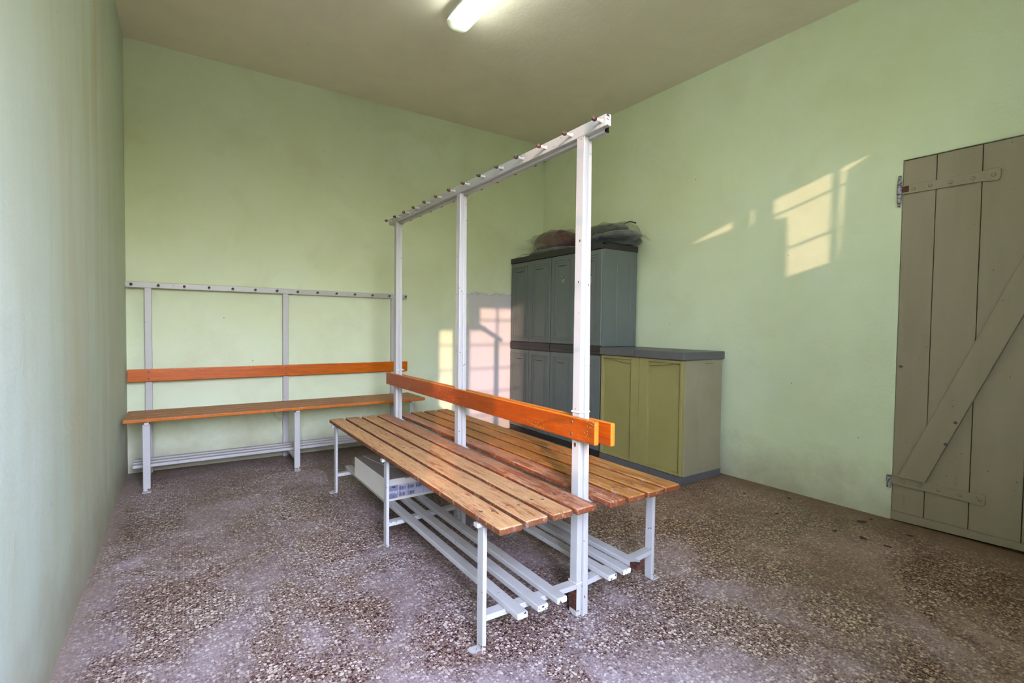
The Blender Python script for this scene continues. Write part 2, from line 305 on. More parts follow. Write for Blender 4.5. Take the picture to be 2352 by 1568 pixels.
# ---------------------------------------------------------------- mesh helpers
def mt_of(m_): return m_.m if isinstance(m_, M) else m_
class MB:
    def __init__(s): s.v = []; s.f = []; s.mi = []; s.sm = []
    def add(s, vs, fs, mi=0, smooth=False):
        o = len(s.v); s.v += [tuple(p) for p in vs]
        for f in fs: s.f.append([o + i for i in f]); s.mi.append(mi); s.sm.append(smooth)
        return s
    def box(s, x0, x1, y0, y1, z0, z1, mi=0):
        vs = [(x0, y0, z0), (x1, y0, z0), (x1, y1, z0), (x0, y1, z0), (x0, y0, z1), (x1, y0, z1), (x1, y1, z1), (x0, y1, z1)]
        return s.add(vs, [(0, 3, 2, 1), (4, 5, 6, 7), (0, 1, 5, 4), (1, 2, 6, 5), (2, 3, 7, 6), (3, 0, 4, 7)], mi)
    def hexa(s, vs, mi=0):
        return s.add(vs, [(0, 3, 2, 1), (4, 5, 6, 7), (0, 1, 5, 4), (1, 2, 6, 5), (2, 3, 7, 6), (3, 0, 4, 7)], mi)
    def prism(s, pts, axis, a, b, mi=0):
        """pts: 2D outline (other two axes in order), extruded along axis from a to b"""
        def P(p, t):
            q = list(p); q.insert(axis, t); return tuple(q)
        n = len(pts); vs = [P(p, a) for p in pts] + [P(p, b) for p in pts]
        area = sum(pts[i][0] * pts[(i + 1) % n][1] - pts[(i + 1) % n][0] * pts[i][1] for i in range(n))
        fs = [tuple(range(n))[::-1], tuple(range(n, 2 * n))] + [(i, (i + 1) % n, (i + 1) % n + n, i + n) for i in range(n)]
        flip = (area < 0) ^ (axis == 1) ^ (b < a)
        if flip: fs = [f[::-1] for f in fs]
        return s.add(vs, fs, mi)
    def tube(s, path, r, n=10, mi=0, cap=True, smooth=True):
        path = [Vector(p) for p in path]; rs = r if isinstance(r, (list, tuple)) else [r] * len(path); vs = []
        for i, p in enumerate(path):
            d = (path[min(i + 1, len(path) - 1)] - path[max(i - 1, 0)]).normalized()
            u = d.orthogonal() if abs(d.z) > .95 else Vector((0, 0, 1)).cross(d); u.normalize(); w_ = d.cross(u)
            vs += [p + (u * math.cos(2 * math.pi * k / n) + w_ * math.sin(2 * math.pi * k / n)) * rs[i] for k in range(n)]
        fs = [(i * n + k, i * n + (k + 1) % n, (i + 1) * n + (k + 1) % n, (i + 1) * n + k) for i in range(len(path) - 1) for k in range(n)]
        s.add(vs, fs, mi, smooth)
        if cap:
            o = len(s.v) - len(vs); s.f += [[o + k for k in range(n)][::-1], [o + (len(path) - 1) * n + k for k in range(n)]]; s.mi += [mi, mi]; s.sm += [False, False]
        return s
    def build(s, name, mats, parent=None, bevel=0, seg=2, loc=None):
        me = bpy.data.meshes.new(name); me.from_pydata(s.v, [], s.f)
        mats = mats if isinstance(mats, (list, tuple)) else [mats]
        for q in mats: me.materials.append(mt_of(q))
        for p, i, sm in zip(me.polygons, s.mi, s.sm): p.material_index = i; p.use_smooth = sm
        me.update(); bm = bmesh.new(); bm.from_mesh(me); bmesh.ops.recalc_face_normals(bm, faces=bm.faces); bm.to_mesh(me); bm.free()
        o = bpy.data.objects.new(name, me); C.objects.link(o)
        if parent: o.parent = parent
        if loc: o.location = loc
        if bevel:
            b = o.modifiers.new('bevel', 'BEVEL'); b.width = bevel; b.segments = seg; b.limit_method = 'ANGLE'; b.angle_limit = .6; b.use_clamp_overlap = True
        return o
def tag(o, label, cat, group=None, kind=None):
    if label: o['label'] = label
    if cat: o['category'] = cat
    if group: o['group'] = group
    if kind: o['kind'] = kind
    return o
def empty(name, loc=(0, 0, 0), rz=0):
    o = bpy.data.objects.new(name, None); C.objects.link(o); o.location = loc; o.rotation_euler = (0, 0, rz); o.empty_display_size = .1; return o
def struct(o, label=None): return tag(o, label, 'room', None, 'structure')

# ---------------------------------------------------------------- the room
ZC = 2.9333
xL = lambda y: -.3248 + .0033 * (y - 3)
xR = lambda y: 3.1922 - .0284 * (y - 3)
yB = lambda x: 4.2083 - .0215 * x
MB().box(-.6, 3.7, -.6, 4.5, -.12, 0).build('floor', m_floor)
MB().box(-.6, 3.7, -.6, 4.5, ZC, ZC + .12).build('ceiling', m_ceil)
struct(bpy.data.objects['floor'], 'speckled maroon and cream terrazzo tile floor')
struct(bpy.data.objects['ceiling'], 'plain cream painted ceiling with small dark spots')
def grid_wall(name, p0, p1, out, mat, z0=0, z1=ZC, amp=.004, label=''):
    """subdivided inner face with slight plaster unevenness, thick body behind"""
    p0 = Vector(p0); p1 = Vector(p1); out = Vector(out); n = 48; k = 30; vs = []; fs = []
    for j in range(k + 1):
        for i in range(n + 1):
            p = p0.lerp(p1, i / n); p.z = z0 + (z1 - z0) * j / k
            p = p + out * (amp * noise.noise(p * 1.7) * (0 if i in (0, n) else 1)); vs.append(p)
    for j in range(k):
        for i in range(n): a_ = j * (n + 1) + i; fs.append((a_, a_ + 1, a_ + n + 2, a_ + n + 1))
    mb = MB().add(vs, fs, 0, True)
    b0 = p0 + out * .15; b1 = p1 + out * .15; a0 = p0 + out * .012; a1 = p1 + out * .012
    mb.hexa([(q.x, q.y, z) for z in (z0, z1) for q in (a0, a1, b1, b0)])
    return struct(mb.build(name, mat), label)
grid_wall('wall_left', (xL(-.4), -.4, 0), (xL(4.25), 4.25, 0), (-1, 0, 0), m_wall_left, label='pale green plaster wall with brown streaks, left side')
grid_wall('wall_back', (-.4, yB(-.4), 0), (3.3, yB(3.3), 0), (0, 1, 0), m_wall_back, label='pale green plaster back wall with a grey patch near the grey cabinets')
DY0, DY1, DZ = .16, 1.052, 1.966
wr = MB()
def wr_piece(ya, yb_, z0, z1, n=30, k=20):
    vs = []; fs = []
    for j in range(k + 1):
        for i in range(n + 1):
            y = ya + (yb_ - ya) * i / n; z = z0 + (z1 - z0) * j / k; e = min(abs(y - DY1), 1) if z < DZ + .2 else 1
            vs.append((xR(y) + .004 * noise.noise(Vector((9, y * 1.7, z * 1.7))) * min(1, e * 4), y, z))
    for j in range(k):
        for i in range(n): a_ = j * (n + 1) + i; fs.append((a_, a_ + 1, a_ + n + 2, a_ + n + 1))
    wr.add(vs, fs, 0, True)
    wr.hexa([(xR(ya) + .012, ya, z0), (xR(yb_) + .012, yb_, z0), (xR(yb_) + .15, yb_, z0), (xR(ya) + .15, ya, z0),
             (xR(ya) + .012, ya, z1), (xR(yb_) + .012, yb_, z1), (xR(yb_) + .15, yb_, z1), (xR(ya) + .15, ya, z1)])
wr_piece(DY1, 4.25, 0, ZC); wr_piece(DY0, DY1, DZ, ZC); wr_piece(-.4, DY0, 0, ZC)
wr.box(3.40, 3.45, -.4, 1.3, 0, 2.2)
struct(wr.build('wall_right', m_wall), 'pale green plaster wall around the taupe door, right side')

# window wall behind the camera, its openings cut to throw the sun patches
def holed_panel(x0, x1, z0, z1, y, t, holes):
    pts = [Vector((x0, z0)), Vector((x1, z0)), Vector((x1, z1)), Vector((x0, z1))]; edges = [(0, 1), (1, 2), (2, 3), (3, 0)]
    for h in holes:
        o = len(pts); pts += [Vector(p) for p in h]; edges += [(o + i, o + (i + 1) % len(h)) for i in range(len(h))]
    bm = bmesh.new(); bv = [bm.verts.new((p.x, y, p.y)) for p in pts]; be = [bm.edges.new((bv[a_], bv[b_])) for a_, b_ in edges]
    bmesh.ops.triangle_fill(bm, use_beauty=True, edges=be, normal=(0, 1, 0))
    r = bmesh.ops.extrude_face_region(bm, geom=bm.faces[:]); bmesh.ops.translate(bm, verts=[q for q in r['geom'] if isinstance(q, bmesh.types.BMVert)], vec=(0, -t, 0))
    bmesh.ops.recalc_face_normals(bm, faces=bm.faces); me = bpy.data.meshes.new('wall_near'); bm.to_mesh(me); bm.free(); return me
H1 = [(-.30, 0.0), (-.15, 0.0), (-.15, 2.275), (-.30, 2.275)]
H2 = [(.02, 0.0), (.60, 0.0), (.60, 2.495), (.13, 2.495), (.13, 2.275), (.02, 2.275)]
H3 = [(2.155, 2.49), (2.155, 2.37), (2.20, 2.34), (2.203, 1.95), (2.375, 1.95), (2.385, 2.455), (2.47, 2.495)]  # this and the next two outlines are traced back from the sun patches
H4 = [(1.80, 2.455), (2.014, 2.42), (2.018, 2.485)]
H5 = [(2.074, 2.39), (2.098, 2.39), (2.098, 2.49), (2.074, 2.49)]
me = holed_panel(-.6, 3.7, -.05, ZC + .05, Y0, .03, [H1, H2, H3, H4, H5]); me.materials.append(m_wall.m)
o = bpy.data.objects.new('wall_near', me); C.objects.link(o); struct(o, 'pale green wall with windows and gaps shaped to throw the sun patches, behind the viewer')
for i, (x0, x1, z0, z1, vert, hor) in enumerate(((-.30, -.15, 0.0, 2.275, [], (2.135, 1.90, 1.67, 1.44, 1.2)),
                                                 (.02, .60, 0.0, 2.495, [.335], (2.375, 2.135, 1.90, 1.67, 1.44, 1.2)),
                                                 (2.15, 2.40, 1.95, 2.49, [2.350], (2.384, 2.137)))):
    mb = MB()
    for x in vert: mb.box(x - .008, x + .008, Y0 - .028, Y0 - .006, z0, z1)
    for z in hor: mb.box(x0, x1, Y0 - .024, Y0 - .010, z - .006, z + .006)
    struct(mb.build('window_%d' % (i + 1), m_frame), 'glazing bars of a window in the near wall')

struct(MB().box(-6, 6, -9, -.6, -.14, -.02).build('floor_outside', M('outdoor_paving', .9, (.07, .06, .05))), 'paving outside, behind the viewer')
struct(MB().box(-5, 5, -1.62, -1.5, -.05, 1.31).build('wall_sun_blocker', M('sun_blocker', .9, (.16, .14, .12))), 'unseen low wall added outside to block the low sun, behind the viewer')  # added out of view to stop low sun reaching the floor
def light_blocker(name, x, d, z0, z1, side=-1, t=.04):
    """unseen splayed board added beside an opening to cut oblique light, running back along the slope of the low sun"""
    q = [(x, Y0 - .03), (x + side * t, Y0 - .03), (x + side * t - .5 * d, Y0 - .03 - d), (x - .5 * d, Y0 - .03 - d)]
    return struct(MB().prism(q, 2, z0, z1).build(name, m_wall), 'unseen board added outside an opening in the near wall to block slanting light')
light_blocker('light_board_1', -.318, 1.15, 0, 2.9); light_blocker('light_board_2', 2.14, .6, 1.85, 2.7); light_blocker('light_board_3', 2.49, .6, 1.85, 2.7, 1); light_blocker('light_board_4', 1.79, .6, 1.85, 2.7); light_blocker('light_board_5', 2.03, .3, 1.85, 2.7, 1, .02)  # added boards that keep oblique sky light off the right side
# ---------------------------------------------------------------- the door (in the right wall)
ang = math.atan2(-.0284, 1)                            # the wall leans this much off the y axis
def door():
    root = empty('door_1', (xR(DY1) + .004, DY1, 0), -math.atan(-.0284) ); tag(root, 'taupe plank door with strap hinges and a diagonal brace', 'door', None, 'structure')
    # local frame: -y runs toward the viewer, x into the wall.  s = distance from the hinge side
    T = .035
    mb = MB(); seams = [0, .142, .318, .505, .70, .89]
    for a_, b_ in zip(seams, seams[1:]): mb.box(0, T, -b_ + .0016, -a_ - .0016, .05, DZ - .006)
    mb.box(T * .7, T + .005, -.89, 0, .05, DZ - .006, 1)
    mb.build('plank_panel', [m_door, m_gap], root, .0015, 1)
    MB().hexa([(-.010, -.89, .026), (T, -.89, .026), (T, -.002, .003), (-.010, -.002, .003), (-.010, -.89, .050), (T, -.89, .050), (T, -.002, .050), (-.010, -.002, .050)]).build('bottom_rail', m_door, root, .002)
    # diagonal brace
    p = [(-.030, .246), (-.147, .243), (-.485, 1.127), (-.71, 1.78), (-.60, 1.78), (-.476, 1.398)]
    MB().prism(p, 0, -.022, 0).build('diagonal_brace', m_door, root, .003)
    def strap(z0, z1, s_end, dz, name):
        a_ = -.008; n = [(-a_, z0[0]), (-s_end + .07, z0[1]), (-s_end + .03, z0[1] - .006), (-s_end + .008, z0[1] - .008), (-s_end, z0[1] + .004), (-s_end, z1[1] - .004), (-s_end + .008, z1[1] + .006), (-s_end + .03, z1[1] + .004), (-s_end + .07, z1[1]), (-a_, z1[0])]
        st = MB().prism(n, 0, -.009, -.001).build('hinge_strap', m_door, root, .0015)
        rv = MB()
        for q in (.05, .12, .2, .285, .36): 
            if q < s_end - .01: 
                zc = z0[0] + (z0[1] - z0[0]) * q / s_end + (z1[0] - z0[0]) / 2; rv.tube([(-.009, -q, zc), (-.012, -q, zc), (-.013, -q, zc)], [.009, .008, .003], 12)
        rv.build('rivet', m_door, st)
    strap((1.781, 1.779), (1.826, 1.828), .385, 0, 'a'); strap((.202, .191), (.247, .238), .378, 0, 'b')
    def barrel(z0, z1, zs, rr=.011):
        n = []; k = len(zs)
        mb = MB()
        for q0, q1, rad in zs: mb.tube([(-.006, .012, q0), (-.006, .012, q0 + .002), (-.006, .012, q1 - .002), (-.006, .012, q1)], [rad * .7, rad, rad, rad * .7], 14)
        return mb.build('hinge_barrel', m_hinge, root)
    barrel(0, 0, [(1.715, 1.735, .007), (1.735, 1.760, .010), (1.760, 1.782, .0105), (1.783, 1.828, .0125), (1.829, 1.858, .011), (1.858, 1.885, .008)])
    barrel(0, 0, [(.175, .205, .011), (.206, .245, .0125)])
    MB().box(-.0108, 0, -.03, .012, 1.79, 1.822).build('hinge_pin_plate', m_rust, root, .002)
    for (s_, z, x_) in ((.022, .85, 0), (.262, .583, -.022), (.226, .466, -.022)):
        MB().tube([(x_, -s_, z), (x_ - .008, -s_, z), (x_ - .012, -s_, z)], [.006, .007, .003], 12).build('dark_bolt', m_screw, root)
door()

# ---------------------------------------------------------------- benches
def bench(name, loc, rz, P, mats, label, group):
    """local x = along the bench, y = out toward the sitter from the post face (y=0), z up"""
    root = empty(name, loc, rz); tag(root, label, 'bench', group)
    pd, pw, zr0, zr1 = P['pd'], P['pw'], P['zr0'], P['zr1']
    for i, u in enumerate(P['posts']):
        ln = P.get('lean', 0)
        pa = MB().hexa([(u, -pd, 0), (u + pw, -pd, 0), (u + pw, 0, 0), (u, 0, 0), (u + ln, -pd, zr0), (u + pw + ln, -pd, zr0), (u + pw + ln, 0, zr0), (u + ln, 0, zr0)]).build('post', m_white, root, .0025)
        if i == P.get('rusty', -1):
            for (fu, fz, fw, fh) in ((.55, .618, .005, .009), (.35, 1.345, .0028, .005), (.42, 1.20, .0024, .004)):
                MB().prism([(u + pw * fu + fw * math.cos(k) * (1 + .3 * math.sin(3 * k)), fz + fh * math.sin(k)) for k in (0, .7, 1.5, 2.3, 3.1, 3.9, 4.7, 5.5)], 1, 0, .0009).build('rust_patch', m_rust, pa)
            vs = []; pts = [(0, .022), (0, .10), (.35, .108), (.55, .125), (.8, .10), (1, .106), (1, .022)]
            MB().prism([(u + pw * a_, z) for a_, z in pts], 1, 0, .0015).build('rust_patch', m_rust, pa)
    ra, rb = P['rail']
    MB().box(ra, rb, -pd, .0, zr0, zr1).build('hook_rail', m_white, root, .003)
    for e, s_ in ((ra, -1), (rb, 1)):
        MB().box(min(e, e + s_ * .003), max(e, e + s_ * .003), -pd + .001, -.001, zr0 + .001, zr1 - .001).build('rail_end', m_gap if P.get('lean') else m_rail_end, root, .002)  # leaning bench: dark piece stands for the shade inside its open rail
    zh = (zr0 + zr1) / 2 + P.get('hz', 0); hl = P.get('hl', 0)
    for u in P['hooks']:
        hk = MB().tube([(u, 0, zh), (u, .003, zh), (u, .004, zh), (u, .030 - hl, zh)], [.0085, .0075, .005, .0045], 12).build('coat_hook', m_white, root)
        MB().tube([(u, .026 - hl, zh), (u, .028 - hl, zh), (u, .031 - hl, zh), (u, .037 - hl, zh), (u, .043 - hl, zh), (u, .046 - hl, zh)], [.004, .0068, .0084, .0080, .0052, .0015], 14).build('hook_tip', m_knob, hk)
    ba, bb = P['board']; z0, z1 = P['bz']
    bd = MB().box(ba, bb, .0005, P.get('bt', .021), z0, z1).build('backrest', mats['board'], root, .005, 3)
    for u in P['posts']:
        for z in (z1 - (z1 - z0) * .22, z0 + (z1 - z0) * .24):
            uu = u + pw * P.get('sc', .45); MB().tube([(uu, P.get('bt', .021) - .001, z), (uu, P.get('bt', .021) + .0012, z), (uu, P.get('bt', .021) + .002, z)], [.0058, .0055, .002], 14).build('screw', m_screw, bd)
    zs = P['zs']; sa, sb = P['seat']; th = .023
    for i, (v0, v1) in enumerate(P['slats']):
        jit = (i * 37 % 5 - 2) * .002 if P.get('jit', 1) else 0
        sl = MB().box(sa + jit, sb + jit * .5, v0, v1, zs - th, zs).build('seat_slat', mats['slats'][i], root, .006, 3)
        for u in P['posts']:
            for q in (.3, .7):
                cx = u + pw * (1.35 if q > .5 else .9); cy = v0 + (v1 - v0) * q
                MB().tube([(cx, cy, zs - .001), (cx, cy, zs + .0006), (cx, cy, zs + .001)], [.0062, .0058, .003], 14).build('screw', m_screw, sl)
    lv0, lv1 = P['leg']; zr = P['zrack']
    for u in P['legs']:
        lg = MB().box(u, u + P['lw'], lv0, lv1, .003, zs - th - .014).build('front_leg', m_white, root, .0025)
        MB().box(u - .004, u + P['lw'] + .004, lv0 + .004, lv1 + .032, 0, .0045).build('foot_plate', m_white, lg, .0015)
    for u in P['posts']:
        ul = P['legs'][P['posts'].index(u)]
        def skew(v1_, a_, b_, za, zb): return MB().hexa([(x_, y_, z_) for z_ in (za, zb) for x_, y_ in ((u + a_, 0), (u + b_, 0), (ul + b_, v1_), (ul + a_, v1_))])
        skew(lv1 + .020, .006, .030, zs - th - .0145, zs - th - .0005).build('seat_support', m_white, root, .002)
        skew(lv0, .001, pw - .001, zr - .039, zr - .020).build('rack_crossbar', m_white, root, .0015)
    for (v0, v1) in P['bars']:
        br = MB().box(P['rack'][0], P['rack'][1], v0, v1, zr - .020, zr).build('rack_bar', m_white, root, .003)
        if P.get('rusty', -1) < 0 and v1 > .22 and P.get('lean'):
            MB().prism([(P['rack'][1] - .030, v0 - .001), (P['rack'][1] - .012, v0 - .001), (P['rack'][1] + .0035, v0 - .001), (P['rack'][1] + .0035, v1 + .001), (P['rack'][1] - .012, v1 + .001), (P['rack'][1] - .009, v0 + .025), (P['rack'][1] - .019, v0 + .018)], 2, zr - .021, zr + .001).build('rust_patch', m_rust, br)
        for e, s_ in ((P['rack'][0], -1), (P['rack'][1], 1)):
            MB().box(min(e, e + s_ * .002), max(e, e + s_ * .002), v0 + .001, v1 - .001, zr - .019, zr - .001).build('end_plug', m_rail_end, br, .0005)
    return root
sl4 = [(.006, .092), (.108, .192), (.208, .295), (.311, .396)]
B = .0051
# bench facing the left wall: local x = +y world (rz = 90), origin at y=1.2
P1 = dict(pd=.022, pw=.0391, zr0=1.7092, zr1=1.7486, posts=(.0995, 1.0128, 1.8857), rusty=0, rail=(-.0053, 2.0242), hooks=[.0145 + .1511 * k for k in range(14)],
          board=(-.0008, 2.0103), bz=(.6412, .7224), bt=.021, zs=.4417, seat=(.003, 1.9885), slats=sl4, leg=(.3690, .3835), lw=.0381,
          legs=(.1133, .9873, 1.8828), zrack=.138, bars=[(.100, .141), (.180, .221), (.262, .302)], rack=(.038, 1.96))
r90 = math.pi / 2 + B
bench('locker_bench', (1.1659, 1.2, 0), r90, P1, dict(board=m_board, slats=[m_slat_in, m_slat, m_slat, m_slat]),
      'middle locker bench with pale worn slats facing left, a carton on its shoe rack', None)
# bench facing the right wall: local x = -y world, origin at its far end
L2 = 1.975
P2 = dict(P1); P2.update(pd=.0215, posts=tuple(L2 + .013 - u - .0391 for u in (1.8857, 1.0128, .0995)), rusty=-1, lean=-.020, hz=.003, hl=.006, rail=(-.03, 1.950), hooks=[.0 + .149 * k for k in range(11)],
                         board=(-.02, 1.987), zs=.4417, seat=(.004, 1.990), slats=[(.004, .080), (.096, .180), (.194, .280), (.294, .378)], leg=(.3865, .401), zrack=.148, legs=tuple(L2 - u for u in (1.8828 + .03, .9873 + .05, .1133 + .045)),
                         bars=[(.055, .095), (.130, .170), (.200, .242)], rack=(.03, 1.935), zr0=1.701, zr1=1.740, bz=(.632, .713))
bench('locker_bench', (1.2095 - B * 1.975, 1.2 - .013 + 1.975 + .013, 0), -math.pi / 2 + B, P2, dict(board=m_board, slats=[m_slat_in, m_slat_b, m_slat_b, m_slat_b]),
      'middle locker bench with golden brown slats facing the grey and olive cabinets', None)
# bench against the back wall
WX = 1.6556
PW = dict(pd=.036, pw=.0391, zr0=1.2703, zr1=1.3102, posts=(WX - 1.512 - .0391, WX - .6436 - .0391, WX + .2176 - .0391), rail=(0, WX + .3182), hooks=[.0236 + .1476 * k for k in range(14)],
          board=(-.0014, WX + .3132), bz=(.6336, .7194), bt=.020, zs=.4506, seat=(.018, WX + .3057), slats=[(.085, .172), (.178, .265), (.271, .358), (.364, .452)], leg=(.430, .4445), lw=.0381,
          legs=(WX - 1.5085 - .0381, WX - .647 - .0381, WX + .2109 - .0381), zrack=.118, bars=[(.03, .07), (.11, .15), (.19, .23)], rack=(.04, WX + .274), sc=.5, jit=0)
yp = 4.2083 - .04
bench('locker_bench', (WX, yp - .018, 0), math.pi + .0005, PW, dict(board=m_board2, slats=[m_slat_w] * 4),
      'lower white steel locker bench with amber board, set against the back wall', None)

# cable ties that hold the two middle benches together
def tie(y, z, label, tilt=0, pw=.0391):
    x0, x1, ya, yb_ = 1.1635, 1.2115, y - .0015, y + pw + .0015; t = .0016; h = .0055; mb = MB()
    zt = z
    for (a_, b_, c_, d_) in ((x0 - t, x1 + t, ya - t, ya), (x0 - t, x1 + t, yb_, yb_ + t), (x0 - t, x0, ya, yb_), (x1, x1 + t, ya, yb_)): mb.box(a_, b_, c_, d_, z, z + h)
    mb.box(1.192, 1.201, ya - .007, ya - t, z - .002, z + .009)
    return tag(mb.build('cable_tie', m_tie, None, .0006, 1), label, 'cable tie', 'cable ties around the posts of the middle benches')
tie(1.2995, .118, 'yellowed cable tie around the nearest pair of posts, low down at the shoe rack')
tie(1.2995, .735, 'yellowed cable tie around the nearest pair of posts, just above the orange backrest')
tie(3.0857, .742, 'yellowed cable tie around the farthest pair of posts, just above the orange backrest')

# ---------------------------------------------------------------- carton under the bench
def carton():
    root = empty('carton', (.852, 2.396, .1385), -.02 + math.radians(2)); tag(root, 'flat off-white carton with a barcode label, lying on the shoe rack', 'box')
    Lx, Ly, H = .335, .53, .112
    mb = MB(); t = .004
    mb.box(0, Lx, 0, Ly, 0, t); mb.box(0, Lx, 0, t, t, H); mb.box(0, Lx, Ly - t, Ly, t, H); mb.box(0, t, t, Ly - t, t, H); mb.box(Lx - t, Lx, t, Ly - t, t, H)
    mb.build('carton_body', m_card, root, .003, 3)
    MB().prism([(.02, .004), (.10, 0), (Lx - .004, -.002), (Lx - .004, Ly - .006), (.004, Ly - .006), (.004, .05)], 2, H - .006, H + .0012).build('top_flap', m_card_in, root, .0006)
    cv = []
    for k in range(24):
        q = k / 23; cv.append((.05 + .17 * q - .03 * math.sin(q * 3.1), Ly - .01 - (Ly - .05) * q ** .7, H + .0016))
    MB().tube(cv, .0016, 6).build('flap_crease', m_card, root)
    lb = MB(); yy = -.0005; z0, z1 = .012, .080
    lb.box(.002, .060, yy - .0005, yy + .0004, z0, z1, 0); lb.box(.060, .30, yy - .0005, yy + .0004, z0 + .002, z1, 1)
    for c_ in range(5):
        for r_ in range(2):
            if r_ == 0 and c_ > 1: continue
            bx = .066 + c_ * .047; bz = .052 if r_ else .020
            x = bx
            while x < bx + .036:
                w_ = random.choice((.001, .0016, .0026)); lb.box(x, x + w_, yy - .0011, yy - .0006, bz, bz + .017, 2); x += w_ + random.choice((.001, .0016, .002))
            lb.box(bx, bx + .012, yy - .0011, yy - .0006, bz + .020, bz + .0225, 2); lb.box(bx, bx + .030, yy - .0011, yy - .0006, bz - .003, bz - .0018, 2)
    for k in range(3): lb.box(.006, .048, yy - .0011, yy - .0006, .017 + k * .0055, .0187 + k * .0055, 2)
    lb.prism([(.024, .070), (.034, .0765), (.050, .071), (.042, .066)], 1, yy - .0006, yy - .0011, 2)
    for x in [.108, .155, .202, .249]: lb.box(x - .0005, x + .0005, yy - .0011, yy - .0006, z0 + .002, z1, 0)
    lb.box(.060, .30, yy - .0011, yy - .0006, .0455, .0463, 0)
    lo = lb.build('label_sticker', [m_lab, m_lab2, m_ink], root)
    cu = bpy.data.curves.new('lettering', 'FONT'); cu.body = 'Swing'; cu.size = .0205; cu.extrude = .0004; cu.shear = .25; cu.align_x = 'LEFT'
    tmp = bpy.data.objects.new('tmp', cu); C.objects.link(tmp); bpy.context.view_layer.update()
    me = bpy.data.meshes.new_from_object(tmp.evaluated_get(bpy.context.evaluated_depsgraph_get())); bpy.data.objects.remove(tmp)
    me.materials.clear(); me.materials.append(m_inkw.m)
    t_ = bpy.data.objects.new('lettering', me); C.objects.link(t_); t_.parent = lo; t_.rotation_euler = (math.pi / 2, 0, 0); t_.location = (.0085, yy - .0012, .041)
carton()

# ---------------------------------------------------------------- cabinets
def raised_door(name, mat, y0, y1, z0, z1, xf, parent, handle_top=True, inner=True, depth=.018):
    """door face looks toward -x at x = xf; y0 is its near side"""
    mb = MB(); mb.box(xf, xf + depth, y0, y1, z0, z1)
    d = mb.build(name, mat, parent, .005, 3)
    if inner:
        g = .004
        for ins in (.055, .085):
            a_, b_, c_, e = y0 + ins * (y1 - y0) / .33, y1 - ins * (y1 - y0) / .33, z0 + ins * .55, z1 - ins * .55
            for q in ((a_, a_ + g, c_, e), (b_ - g, b_, c_, e), (a_, b_, c_, c_ + g), (a_, b_, e - g, e)):
                mm = MB(); mm.box(xf - .0022, xf + .001, q[0], q[1], q[2], q[3]); mm.build('moulding', mat, d, .0012, 1)
    return d
def join_mb(boxes, name, mat, parent, bevel=0, seg=2):
    mb = MB()
    for b_ in boxes: mb.box(*b_)
    return mb.build(name, mat, parent, bevel, seg)
